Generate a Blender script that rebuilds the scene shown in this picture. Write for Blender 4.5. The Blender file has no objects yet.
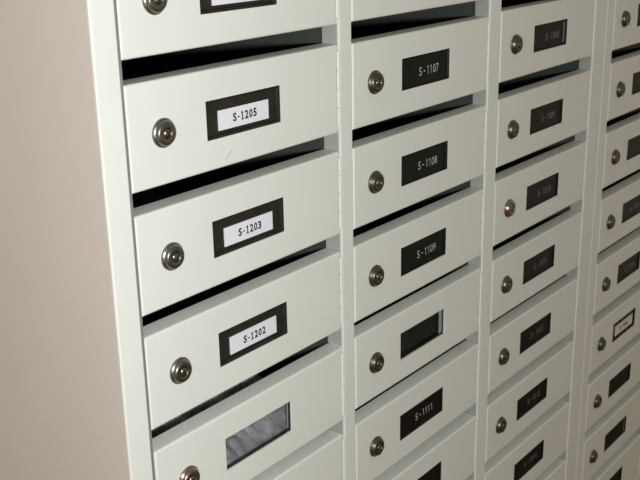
import bpy, bmesh, math, random
from mathutils import Matrix, Vector, noise

scene = bpy.context.scene
COL = scene.collection
U = 0.1                 # one mailbox row pitch in metres
ZB = 1.40               # height of the lower edge of the top row of doors
def W(x, y, z):         # row-pitch units -> metres
    return Vector((x * U, y * U, ZB + z * U))

# ------------------------------------------------------------------ camera
cam_data = bpy.data.cameras.new('camera')
cam = bpy.data.objects.new('camera', cam_data)
COL.objects.link(cam)
CR = ((0.62092309, -0.78361292, -0.02013219),
      (-0.25981804, -0.18150892, -0.94844562),
      (0.73956007, 0.59414249, -0.31629986))
CP = W(-4.8545, -5.694, 1.0592)
m = Matrix(((CR[0][0], -CR[1][0], -CR[2][0], CP.x),
            (CR[0][1], -CR[1][1], -CR[2][1], CP.y),
            (CR[0][2], -CR[1][2], -CR[2][2], CP.z),
            (0, 0, 0, 1)))
cam.matrix_world = m
cam_data.sensor_width = 36.0
cam_data.lens = 1014.28 / 640 * 36
cam_data.clip_start = 0.01
cam_data.dof.use_dof = True
cam_data.dof.focus_distance = 0.92
cam_data.dof.aperture_fstop = 26
scene.camera = cam

# ------------------------------------------------------------------ light
world = bpy.data.worlds.new('room_light')
scene.world = world
world.use_nodes = True
bg = world.node_tree.nodes['Background']
bg.inputs['Color'].default_value = (1.0, 0.88, 0.70, 1)
bg.inputs['Strength'].default_value = 0.30

fl = bpy.data.lights.new('camera_flash', 'POINT')
fl.energy = 27
fl.color = (0.95, 1.0, 1.0)
fl.shadow_soft_size = 0.025
flo = bpy.data.objects.new('camera_flash', fl)
flo.location = CP + m.to_3x3() @ Vector((0.03, -0.065, 0.0))
COL.objects.link(flo)

scene.view_settings.view_transform = 'Standard'
scene.view_settings.look = 'None'
scene.view_settings.exposure = 0.0
scene.view_settings.gamma = 1.0
scene.view_settings.use_curve_mapping = False

# ------------------------------------------------------------------ materials
def mat(name, col, rough=0.5, metal=0.0, var=0.04, scale=30, bump=0.0, bscale=400, spec=0.5):
    mt = bpy.data.materials.new(name)
    mt.use_nodes = True
    nt = mt.node_tree
    b = nt.nodes['Principled BSDF']
    b.inputs['Roughness'].default_value = rough
    b.inputs['Metallic'].default_value = metal
    b.inputs['Specular IOR Level'].default_value = spec
    tc = nt.nodes.new('ShaderNodeTexCoord')
    nz = nt.nodes.new('ShaderNodeTexNoise')
    nz.inputs['Scale'].default_value = scale
    nz.inputs['Detail'].default_value = 4
    nt.links.new(tc.outputs['Object'], nz.inputs['Vector'])
    rp = nt.nodes.new('ShaderNodeValToRGB')
    rp.color_ramp.elements[0].position = 0.3
    rp.color_ramp.elements[1].position = 0.7
    rp.color_ramp.elements[0].color = (*[c * (1 - var) for c in col], 1)
    rp.color_ramp.elements[1].color = (*[min(1, c * (1 + var)) for c in col], 1)
    nt.links.new(nz.outputs['Fac'], rp.inputs['Fac'])
    nt.links.new(rp.outputs['Color'], b.inputs['Base Color'])
    if bump:
        n2 = nt.nodes.new('ShaderNodeTexNoise')
        n2.inputs['Scale'].default_value = bscale
        nt.links.new(tc.outputs['Object'], n2.inputs['Vector'])
        bp = nt.nodes.new('ShaderNodeBump')
        bp.inputs['Strength'].default_value = bump
        bp.inputs['Distance'].default_value = 0.0004
        nt.links.new(n2.outputs['Fac'], bp.inputs['Height'])
        nt.links.new(bp.outputs['Normal'], b.inputs['Normal'])
    return mt

M = {}
M['paint'] = mat('offwhite_paint', (0.80, 0.81, 0.765), 0.5, var=0.015, scale=14, bump=0.15, bscale=500, spec=0.35)
M['side'] = mat('beige_paint', (0.575, 0.510, 0.468), 0.6, var=0.02, scale=10, bump=0.2, bscale=350, spec=0.25)
M['inner'] = mat('dark_galvanised', (0.060, 0.070, 0.060), 0.55, var=0.15, scale=20)
M['black'] = mat('black_plastic', (0.022, 0.020, 0.015), 0.42, var=0.3, scale=60, spec=0.3)
M['plate'] = mat('black_engraved_plate', (0.008, 0.0075, 0.006), 0.40, var=0.3, scale=60, spec=0.16)
M['card'] = mat('white_card', (0.83, 0.84, 0.90), 0.7, var=0.02, scale=40)
M['oldcard'] = mat('yellowed_card', (0.74, 0.71, 0.62), 0.7, var=0.04, scale=40)
M['ink'] = mat('black_ink', (0.015, 0.015, 0.018), 0.6, var=0.1)
M['white_letter'] = mat('white_engraving', (0.50, 0.50, 0.50), 0.6, var=0.05)
M['grey_letter'] = mat('grey_engraving', (0.20, 0.20, 0.215), 0.6, var=0.05)
M['lock'] = mat('dull_nickel', (0.235, 0.225, 0.20), 0.36, 1.0, var=0.2, scale=90, bump=0.2, bscale=600)
M['lock_dark'] = mat('dark_nickel', (0.16, 0.15, 0.125), 0.36, 1.0, var=0.2, scale=90, bump=0.2, bscale=600)  # darker base colour, for locks right of the leftmost column
M['lock_copper'] = mat('coppery_nickel', (0.36, 0.27, 0.245), 0.30, 1.0, var=0.2, scale=90, bump=0.2, bscale=600)
M['plug'] = mat('brass_plug', (0.30, 0.25, 0.20), 0.30, 1.0, var=0.15, scale=120)
M['hole'] = mat('keyhole_black', (0.01, 0.009, 0.008), 0.6, var=0.1)
M['clear'] = mat('clear_edge_plastic', (0.36, 0.36, 0.34), 0.25, var=0.05)
M['dimstrip'] = mat('smoky_edge_plastic', (0.13, 0.13, 0.125), 0.3, var=0.05)
M['film'] = mat('crumpled_film', (0.74, 0.72, 0.77), 0.38, var=0.22, scale=55, spec=0.7)
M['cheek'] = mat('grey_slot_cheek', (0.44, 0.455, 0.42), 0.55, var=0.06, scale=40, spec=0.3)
M['gap_shade'] = mat('gap_shade_grey', (0.22, 0.22, 0.205), 0.7, var=0.08)  # shade of the stile gap as a flat grey colour
M['scuff'] = mat('grey_scuff', (0.50, 0.50, 0.46), 0.7, var=0.1)
M['wall'] = mat('plaster_wall', (0.62, 0.55, 0.46), 0.85, var=0.03, scale=4, bump=0.4, bscale=120)
M['floor'] = mat('brown_floor', (0.20, 0.14, 0.09), 0.5, var=0.12, scale=6, bump=0.2, bscale=80)

g = bpy.data.materials.new('clear_pane')
g.use_nodes = True
nt = g.node_tree
for n in list(nt.nodes):
    if n.type != 'OUTPUT_MATERIAL':
        nt.nodes.remove(n)
tr = nt.nodes.new('ShaderNodeBsdfTransparent')
tr.inputs[0].default_value = (0.975, 0.985, 0.98, 1)
gl = nt.nodes.new('ShaderNodeBsdfGlossy')
gl.inputs['Roughness'].default_value = 0.15
fr = nt.nodes.new('ShaderNodeValue')
fr.outputs[0].default_value = 0.03
mx = nt.nodes.new('ShaderNodeMixShader')
nt.links.new(fr.outputs[0], mx.inputs[0])
nt.links.new(tr.outputs[0], mx.inputs[1])
nt.links.new(gl.outputs[0], mx.inputs[2])
nt.links.new(mx.outputs[0], nt.nodes['Material Output'].inputs[0])
M['pane'] = g

# ------------------------------------------------------------------ mesh helpers (all in row-pitch units, scaled by U)
def finish(bm, name, material, smooth=False):
    bmesh.ops.recalc_face_normals(bm, faces=bm.faces)
    bmesh.ops.scale(bm, vec=(U, U, U), verts=bm.verts)
    me = bpy.data.meshes.new(name)
    bm.to_mesh(me)
    bm.free()
    if smooth:
        for p in me.polygons:
            p.use_smooth = True
    me.materials.append(material)
    return me

def box(bm, x0, x1, y0, y1, z0, z1, bev=0.0, seg=2):
    r = bmesh.ops.create_cube(bm, size=1.0)
    vs = r['verts']
    for v in vs:
        v.co = Vector((x0 if v.co.x < 0 else x1, y0 if v.co.y < 0 else y1, z0 if v.co.z < 0 else z1))
    if bev:
        es = list({e for v in vs for e in v.link_edges})
        bmesh.ops.bevel(bm, geom=es, offset=bev, segments=seg, profile=0.5, affect='EDGES')

def add(name, me, parent=None, loc=(0, 0, 0)):
    o = bpy.data.objects.new(name, me)
    COL.objects.link(o)
    if parent:
        o.parent = parent
        o.location = Vector(loc) * U
    else:
        o.location = loc
    return o

def boxpart(name, material, parent, d, bev=0.0, origin=None):
    """box part given in absolute pitch units, parented to an empty at `origin` (pitch units)"""
    x0, x1, y0, y1, z0, z1 = d
    c = ((x0 + x1) / 2, (y0 + y1) / 2, z0)
    bm = bmesh.new()
    box(bm, x0 - c[0], x1 - c[0], y0 - c[1], y1 - c[1], 0, z1 - z0, bev)
    me = finish(bm, name, material)
    return add(name, me, parent, (c[0] - origin[0], c[1] - origin[1], c[2] - origin[2]))

def empty(name, loc):
    o = bpy.data.objects.new(name, None)
    o.empty_display_size = 0.03
    COL.objects.link(o)
    o.location = loc
    return o

def tag(o, label, cat, group=None):
    o['label'] = label
    o['category'] = cat
    if group:
        o['group'] = group

def structure(o, label):
    o['kind'] = 'structure'
    o['label'] = label

# ------------------------------------------------------------------ the setting
FL = -ZB / U
bm = bmesh.new(); box(bm, -18, 30, -26, 4.1, FL - 0.5, FL)
o = add('floor', finish(bm, 'floor', M['floor']), None, (0, 0, ZB)); structure(o, 'brown floor under the mailbox cabinets')
bm = bmesh.new(); box(bm, -18, 30, 3.52, 4.1, FL, 13)
o = add('wall_back', finish(bm, 'wall_back', M['wall']), None, (0, 0, ZB)); structure(o, 'beige plaster wall behind the mailbox cabinets')

# ------------------------------------------------------------------ cabinets
DW, DH = 2.545, 0.82          # door width and height
FD = 0.19                     # depth of the frame and door flanges
ROWS = 10
ZT, ZL = 1.0, -9.02           # frame opening top and bottom
XC = [-0.004, 2.778, 5.622, 8.842]   # left edge of each column's doors

def cabinet(label, x0, x1, posts):
    org = (x0, 0.0, FL)
    e = empty('mailbox_cabinet', W(*org))
    tag(e, label, 'cabinet', 'mailbox cabinets')
    zt, zb = ZT + 0.32, ZL - 0.32
    xl, xr = posts[0][1], posts[-1][0]
    P, S = M['paint'], M['side']
    boxpart('side_panel', S, e, (x0 + 0.001, x0 + 0.021, 0.028, 3.5, zb, zt), 0, org)
    boxpart('side_panel', S, e, (x1 - 0.021, x1 - 0.001, 0.028, 3.5, zb, zt), 0, org)
    boxpart('back_panel', S, e, (x0 + 0.022, x1 - 0.022, 3.46, 3.5, zb, zt), 0, org)
    boxpart('top_panel', S, e, (x0 + 0.022, x1 - 0.022, 0.2, 3.459, zt - 0.02, zt), 0, org)
    boxpart('bottom_panel', S, e, (x0 + 0.022, x1 - 0.022, 0.2, 3.459, zb, zb + 0.02), 0, org)
    boxpart('plinth', S, e, (x0 + 0.1, x1 - 0.1, 0.3, 3.5, FL, zb), 0.01, org)
    for i, (a, b) in enumerate(posts):
        if i in (0, len(posts) - 1):
            # outer stile: thin folded face with a return flange beside the doors
            bm = bmesh.new()
            box(bm, 0, b - a, 0, 0.027, 0, zt - zb, 0.011, 2)
            if i == 0:
                box(bm, b - a - 0.02, b - a, 0.02, FD, 0.33, zt - zb - 0.33)
            else:
                box(bm, 0, 0.02, 0.02, FD, 0.33, zt - zb - 0.33)
            add('stile', finish(bm, 'stile', P), e, (a - x0, 0, zb - FL))
        else:
            boxpart('mullion', P, e, (a, b, 0, FD, ZL, ZT), 0.011, org)
    boxpart('top_rail', P, e, (xl, xr, 0.0, FD, ZT + 0.005, zt), 0.008, org)
    boxpart('bottom_rail', P, e, (xl, xr, 0.0, FD, zb, ZL - 0.005), 0.008, org)
    return e

big = cabinet('wide off-white mailbox cabinet with beige side and three columns of doors',
        -0.257, 8.577, [(-0.257, -0.027), (2.577, 2.765), (5.357, 5.610), (8.200, 8.577)])
boxpart('gap_shade_strip', M['gap_shade'], big, (-0.0265, -0.0055, 0.003, 0.03, ZL, ZT), 0, (-0.257, 0.0, FL))['label'] = 'thin grey strip painting the gap shade beside the leftmost doors'  # added strip, stands in for the dark shade between stile and doors
cabinet('darker one-column mailbox cabinet at the far right, past the double stile',
        8.583, 11.85, [(8.583, 8.830), (11.42, 11.85)])

# ------------------------------------------------------------------ shared mailbox meshes
WX0, WX1, WZ0, WZ1 = 0.822, 1.732, 0.25, 0.572      # window in the door

def door_mesh():
    bm = bmesh.new()
    R = 0.02
    N = 4
    def ring(o, y):     # o = inset from the outer outline
        return [bm.verts.new(c) for c in ((o, y, o), (DW - o, y, o), (DW - o, y, DH - o), (o, y, DH - o))]
    def hole(y):
        return [bm.verts.new(c) for c in ((WX0, y, WZ0), (WX1, y, WZ0), (WX1, y, WZ1), (WX0, y, WZ1))]
    rings = [hole(0.0)]
    for k in range(N + 1):
        a = math.pi / 2 * k / N
        rings.append(ring(R * (1 - math.sin(a)), R * (1 - math.cos(a))))
    rings.append(ring(0.0, FD))
    rings.append(ring(0.014, FD))
    rings.append(ring(0.014, 0.03))
    rings.append(hole(0.016))
    rings.append(rings[0])
    for a, b in zip(rings[:-1], rings[1:]):
        for i in range(4):
            j = (i + 1) % 4
            bm.faces.new((a[i], a[j], b[j], b[i]))
    return finish(bm, 'door', M['paint'])

def body_mesh():
    bm = bmesh.new()
    x0, x1, y0, y1, z0, z1, t = -0.095, 2.645, FD + 0.012, 3.2, 0.012, 0.99, 0.012
    box(bm, x0, x1, y0, y1, z0, z0 + t)
    box(bm, x0, x1, y0, y1, z1 - t, z1)
    box(bm, x0, x0 + t, y0, y1, z0 + t, z1 - t)
    box(bm, x1 - t, x1, y0, y1, z0 + t, z1 - t)
    box(bm, x0 + t, x1 - t, y1 - t, y1, z0 + t, z1 - t)
    return finish(bm, 'body', M['inner'])

def lathe(prof, n=28):
    """prof: (radius, y) from the front centre outwards; axis along y"""
    bm = bmesh.new()
    prev = None
    for r, y in prof:
        if r == 0:
            cur = [bm.verts.new((0, y, 0))]
        else:
            cur = [bm.verts.new((r * math.cos(2 * math.pi * k / n), y, r * math.sin(2 * math.pi * k / n))) for k in range(n)]
        if prev:
            for k in range(n):
                j = (k + 1) % n
                if len(prev) == 1:
                    bm.faces.new((prev[0], cur[k], cur[j]))
                else:
                    bm.faces.new((prev[k], prev[j], cur[j], cur[k]))
        prev = cur
    return bm

def lock_mesh(mt):
    bm = lathe([(0.040, -0.036), (0.041, -0.052), (0.046, -0.054), (0.070, -0.056), (0.082, -0.055), (0.090, -0.050), (0.096, -0.040),
                (0.100, -0.028), (0.104, -0.022), (0.112, -0.018), (0.116, -0.010), (0.116, 0.0)])
    me = finish(bm, 'lock', mt, True)
    return me

def plug_mesh():
    bm = lathe([(0, -0.062), (0.016, -0.060), (0.030, -0.054), (0.038, -0.046), (0.039, -0.03)], 20)
    return finish(bm, 'key_plug', M['plug'], True)

def keyhole_mesh():
    bm = bmesh.new()
    box(bm, -0.008, 0.008, -0.0635, -0.050, -0.022, 0.022, 0.001, 1)
    return finish(bm, 'keyhole', M['hole'])

def hinge_mesh():
    bm = bmesh.new()
    n, z0, z1, gap = 4, 0.06, 0.765, 0.014
    L = (z1 - z0) / n
    for k in range(n):
        a, b = z0 + k * L + gap / 2, z0 + (k + 1) * L - gap / 2
        bmesh.ops.create_cone(bm, cap_ends=True, segments=12, radius1=0.0155, radius2=0.0155, depth=b - a,
                              matrix=Matrix.Translation((DW + 0.016, 0.004, (a + b) / 2)))
    bmesh.ops.create_cone(bm, cap_ends=True, segments=8, radius1=0.008, radius2=0.008, depth=z1 - z0 - 0.01,
                          matrix=Matrix.Translation((DW + 0.016, 0.004, (z0 + z1) / 2)))
    return finish(bm, 'hinge', M['paint'])

def tray_mesh(mt, depth=0.034, rim=0.016):
    """black label holder pressed into the window: bevelled rim and a recessed floor"""
    bm = bmesh.new()
    e = 0.003
    def rg(i, y):
        return [bm.verts.new(c) for c in ((WX0 + i, y, WZ0 + i), (WX1 - i, y, WZ0 + i), (WX1 - i, y, WZ1 - i), (WX0 + i, y, WZ1 - i))]
    rs = [rg(e, depth + 0.03), rg(e, 0.003), rg(rim, 0.006), rg(rim + 0.012, depth)]
    for a, b in zip(rs[:-1], rs[1:]):
        for i in range(4):
            bm.faces.new((a[i], a[(i + 1) % 4], b[(i + 1) % 4], b[i]))
    bm.faces.new(rs[-1]); bm.faces.new(rs[0][::-1])
    return finish(bm, 'label_holder', mt)

def pane_mesh():
    bm = bmesh.new()
    box(bm, WX0 - 0.03, WX1 + 0.03, 0.018, 0.026, WZ0 - 0.03, WZ1 + 0.03)
    return finish(bm, 'window_pane', M['pane'])

def gasket_mesh(w=0.006, thick=0.010):
    bm = bmesh.new()
    y0, y1 = 0.027, 0.027 + thick
    a, b, c, d = WX0 - 0.03, WX1 + 0.03, WZ0 - 0.03, WZ1 + 0.03
    k = 0.03 + w
    box(bm, a, b, y0, y1, c, c + k); box(bm, a, b, y0, y1, d - 0.03, d)
    box(bm, a, a + 0.03, y0, y1, c + k, d - 0.03); box(bm, b - k, b, y0, y1, c + k, d - 0.03)
    return finish(bm, 'window_gasket', M['black'])

def slab_mesh(name, mt, x0, x1, z0, z1, y0, y1, bev=0.0):
    bm = bmesh.new()
    box(bm, x0, x1, y0, y1, z0, z1, bev, 1)
    return finish(bm, name, mt)

GLYPH = {}
def glyph(ch, bold):
    """outline of one character normalised to a unit cell: (verts, faces)"""
    if (ch, bold) in GLYPH:
        return GLYPH[ch, bold]
    if ch == '-':
        out = ([(0.1, 0.38), (0.9, 0.38), (0.9, 0.52), (0.1, 0.52)], [(0, 1, 2, 3)])
    elif ch == '1':
        w = 0.15 if bold else 0.09
        v = [(0.5 - w, 0), (0.5 + w, 0), (0.5 + w, 1), (0.5 - w, 1), (0.5 - w, 1), (0.5 - w, 0.82), (0.12, 0.72), (0.12, 0.84)]
        f = [(0, 1, 2, 3), (4, 7, 6, 5)]
        if bold:
            v += [(0.1, 0), (0.9, 0), (0.9, 0.12), (0.1, 0.12)]
            f += [(8, 9, 10, 11)]
        out = (v, f)
    else:
        cu = bpy.data.curves.new('lettering', 'FONT')
        cu.body = ch
        cu.resolution_u = 3
        cu.offset = 0.034 if bold else 0.0
        ob = bpy.data.objects.new('lettering_tmp', cu)
        COL.objects.link(ob)
        me = bpy.data.meshes.new_from_object(ob.evaluated_get(bpy.context.evaluated_depsgraph_get()))
        bpy.data.objects.remove(ob)
        xs = [v.co.x for v in me.vertices]; ys = [v.co.y for v in me.vertices]
        ax, bx, ay, by = min(xs), max(xs), min(ys), max(ys)
        out = ([((v.co.x - ax) / (bx - ax), (v.co.y - ay) / (by - ay)) for v in me.vertices], [tuple(p.vertices) for p in me.polygons])
        bpy.data.meshes.remove(me)
    GLYPH[ch, bold] = out
    return out

def text_mesh(text, mt, x0, x1, z0, z1, y, bold=True):
    widths = {' ': 0.35, '-': 0.8}
    tot = sum(widths.get(c, 1.0) for c in text)
    k = (x1 - x0) / tot
    V, F, x = [], [], x0
    for c in text:
        w = widths.get(c, 1.0) * k
        if c != ' ':
            vs, fs = glyph(c, bold)
            n = len(V)
            for a, b in vs:
                V.append(((x + w * (0.09 + 0.82 * a)) * U, y * U, (z0 + (z1 - z0) * b) * U))
            F += [tuple(n + i for i in f) for f in fs]
        x += w
    me = bpy.data.meshes.new('lettering')
    me.from_pydata(V, [], F)
    me.materials.append(mt)
    return me

ME = dict(door=door_mesh(), body=body_mesh(), lock=lock_mesh(M['lock']), lock_dark=lock_mesh(M['lock_dark']),
          lock_copper=lock_mesh(M['lock_copper']), plug=plug_mesh(), keyhole=keyhole_mesh(), hinge=hinge_mesh(),
          tray=tray_mesh(M['black']), plate=tray_mesh(M['plate'], 0.022, 0.010), pane=pane_mesh(), gasket=gasket_mesh(),
          card=slab_mesh('name_card', M['card'], 0.985, 1.600, 0.303, 0.468, 0.024, 0.0335),
          oldcard=slab_mesh('name_card', M['oldcard'], 0.955, 1.645, 0.315, 0.487, 0.012, 0.0215),
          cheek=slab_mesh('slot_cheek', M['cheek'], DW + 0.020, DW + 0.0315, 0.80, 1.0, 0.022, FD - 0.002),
          strip=slab_mesh('clear_strip', M['dimstrip'], WX1 - 0.085, WX1 - 0.055, WZ0 + 0.035, WZ1 - 0.03, 0.010, 0.0215),
          edge=slab_mesh('pane_edge', M['clear'], WX1 - 0.030, WX1 - 0.018, WZ0 + 0.03, WZ1 - 0.005, 0.030, 0.036),
          slipped=slab_mesh('slipped_card', M['clear'], WX1 - 0.075, WX1 - 0.012, WZ0 + 0.02, WZ1 - 0.005, 0.030, 0.036))

# per-door look: (column, row) -> (kind, text, dx, dz, lock)
SPEC = {}
for c in range(4):
    for r in range(ROWS):
        SPEC[c, r] = ['plate', None, 0.0, 0.0, 'lock_dark' if c else 'lock']
for r, t in ((0, None), (1, 'S-1205'), (2, 'S-1203'), (3, 'S-1202')):
    SPEC[0, r][:2] = ['card', t]
SPEC[0, 4] = ['empty', None, 0.012, -0.026, 'lock_copper']
for r, t in ((1, 'S - 1107'), (2, 'S - 1108'), (3, 'S - 1109'), (5, 'S - 1111')):
    SPEC[1, r][1] = t
for r, dz in ((1, -0.016), (2, -0.016), (3, -0.014), (4, 0.004), (5, 0.0)):
    SPEC[1, r][3] = dz
SPEC[1, 4][0] = 'empty_dark'
for r in range(1, 8):
    SPEC[2, r][1] = 'S - 10%02d' % (7 + r)
SPEC[2, 1][0] = 'plate_strip'
SPEC[2, 1][3] = 0.018
SPEC[2, 3][3] = 0.012
SPEC[2, 3][2] = -0.006
SPEC[2, 3][4] = 'lock_copper'
SPEC[3, 6][0] = 'oldcard'; SPEC[3, 6][2] = -0.008; SPEC[3, 6][1] = 'S-906'
SPEC[3, 8][0] = 'plate_strip'
for r in (2, 4, 5):
    SPEC[3, r][1] = 'S - 9%02d' % r

ORD = ['top', 'second', 'third', 'fourth', 'fifth', 'sixth', 'seventh', 'eighth', 'ninth', 'tenth']
COLN = ['leftmost column', 'second column', 'third column', 'far right column']
def label_for(c, r):
    k, t = SPEC[c, r][:2]
    if c == 0:
        if r == 0: return 'off-white mailbox directly above S-1205, its white card cut by the frame'
        if r == 1: return 'off-white mailbox with white card reading S-1205 and a faint scuff below it'
        if r == 2: return 'off-white mailbox with white card reading S-1203, between two other carded ones'
        if r == 3: return 'off-white mailbox with white card reading S-1202, directly above the clear-window one'
        if r == 4: return 'mailbox below S-1202 with clear window showing crumpled grey film'
        if r == 5: return 'mailbox in the leftmost column right below the clear-window one'
    if c == 1:
        if r == 1: return 'off-white mailbox with black plate reading S - 1107, highest of the readable plates'
        if r == 2: return 'off-white mailbox with black plate reading S - 1108, two above the empty dark window'
        if r == 3: return 'off-white mailbox with black plate reading S - 1109, directly above the empty dark window'
        if r == 5: return 'off-white mailbox with black plate reading S - 1111, directly below the empty dark window'
        if r == 0: return 'mailbox right above S - 1107, mostly cut off by the top edge'
        if r == 4: return 'mailbox between S - 1109 and S - 1111 with empty dark window'
        if r == 6: return 'mailbox right below S - 1111, its black plate only half in view'
    if c == 2:
        if r == 1: return 'third-column mailbox with a light strip at the right of its black plate'
        if r == 2: return 'third-column mailbox directly above the one with a coppery lock'
        if r == 3: return 'third-column mailbox with a coppery lock and dim black plate'
        if r == 4: return 'third-column mailbox directly below the one with a coppery lock'
        if r == 5: return 'third-column mailbox with black plate, third from the bottom edge'
        if r == 0: return 'third-column mailbox mostly cut off by the top edge'
        if r == 6: return 'third-column mailbox with black plate, second from the bottom edge'
        if r == 7: return 'lowest third-column mailbox with black plate, cut by the bottom edge'
    if c == 3:
        if r == 6: return 'far right mailbox with a pale card in a thin black holder'
        if r == 1: return 'uppermost mailbox in the far right column, plate nearly cut off'
        if r == 7: return 'far right mailbox with black plate, directly below the pale card one'
        if r == 8: return 'far right mailbox two below the pale card one'
        if r == 9: return 'lowest mailbox in the far right column, cut by the corner'
        if r == 5: return 'far right mailbox with black plate, directly above the pale card one'
        if r in (2, 3, 4): return 'far right mailbox with black plate, %s in that column' % ('second', 'third', 'fourth')[r - 2]
    return 'off-white mailbox with plain black plate, %s row of the %s' % (ORD[r], COLN[c])

for c in range(4):
    for r in range(ROWS):
        kind, text, dx, dz, lk = SPEC[c, r]
        e = empty('mailbox', W(XC[c], 0, -r))
        tag(e, label_for(c, r), 'mailbox', 'mailboxes in the cabinets')
        add('body', ME['body'], e)
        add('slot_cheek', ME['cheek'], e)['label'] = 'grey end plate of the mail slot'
        add('door', ME['door'], e, (dx, 0, dz))
        add('hinge', ME['hinge'], e, (0, 0, dz))
        lo = add('lock', ME[lk], e, (0.352 + dx, 0, 0.408 + dz))
        ko = add('key_plug', ME['plug'], lo)
        kh = add('keyhole', ME['keyhole'], lo)
        random.seed(c * 31 + r)
        kh.rotation_euler.y = random.uniform(-0.5, 0.5)
        off = (dx, 0, dz)
        if kind == 'card':
            h = add('label_holder', ME['tray'], e, off)
            h['label'] = 'black plastic label holder'
            add('name_card', ME['card'], h)['label'] = 'white paper name card'
            if text:
                add('lettering', text_mesh(text, M['ink'], 1.150, 1.452, 0.350, 0.422, 0.0225), h)
        elif kind == 'oldcard':
            h = add('label_holder', ME['plate'], e, off)
            add('name_card', ME['oldcard'], h)['label'] = 'pale paper name card'
            add('lettering', text_mesh(text, M['ink'], 1.12, 1.46, 0.370, 0.430, 0.0105), h)
        elif kind.startswith('plate'):
            h = add('label_holder', ME['plate'], e, off)
            h['label'] = 'black engraved name plate'
            if text:
                lm = M['white_letter'] if c == 1 else M['grey_letter']
                add('lettering', text_mesh(text, lm, 1.165, 1.545, 0.352, 0.440, 0.0205, False), h)
            if kind == 'plate_strip':
                add('clear_strip', ME['strip'], h)
        else:
            h = add('window_pane', ME['pane'], e, off)
            h['label'] = 'clear plastic window'
            add('window_gasket', ME['gasket'], h)
            if kind == 'empty_dark':
                add('slipped_card', ME['slipped'], h)
            else:
                add('pane_edge', ME['edge'], h)['label'] = 'pale edge strip of the window'
        if (c, r) == (0, 1):
            bm = bmesh.new()
            box(bm, -0.06, 0.06, -0.0008, 0.001, -0.004, 0.004)
            s = add('scuff_mark', finish(bm, 'scuff_mark', M['scuff']), e, (1.06, 0, 0.095))
            s.rotation_euler.y = math.radians(-38)
            s['label'] = 'faint grey scuff'

# ------------------------------------------------------------------ crumpled film inside the open-window mailbox
def film(name, org, w, d, z0, z1, seed, label):
    bm = bmesh.new()
    nx, ny = 44, 26
    g = []
    for j in range(ny + 1):
        row = []
        for i in range(nx + 1):
            x, t = w * i / nx, j / ny
            p = Vector((x * 2.6 + seed, t * 2.4, seed))
            h = abs(noise.noise(p)) * 0.16 + abs(noise.noise(p * 2.7)) * 0.07
            row.append(bm.verts.new((x, d * t, z0 + (z1 - z0) * t + h * min(1.0, 0.25 + 2.2 * t))))
        g.append(row)
    for j in range(ny):
        for i in range(nx):
            bm.faces.new((g[j][i], g[j][i + 1], g[j + 1][i + 1], g[j + 1][i]))
    r = bmesh.ops.solidify(bm, geom=bm.faces[:], thickness=0.008)
    o = add(name, finish(bm, name, M['film']), None, W(*org))
    tag(o, label, 'wrapping film')
    return o
film('crumpled_film', (0.35, 0.09, -4 + 0.03), 1.8, 0.95, 0.02, 0.46, 3.7,
     'crumpled grey plastic film lying behind the clear window of the mailbox below S-1202')
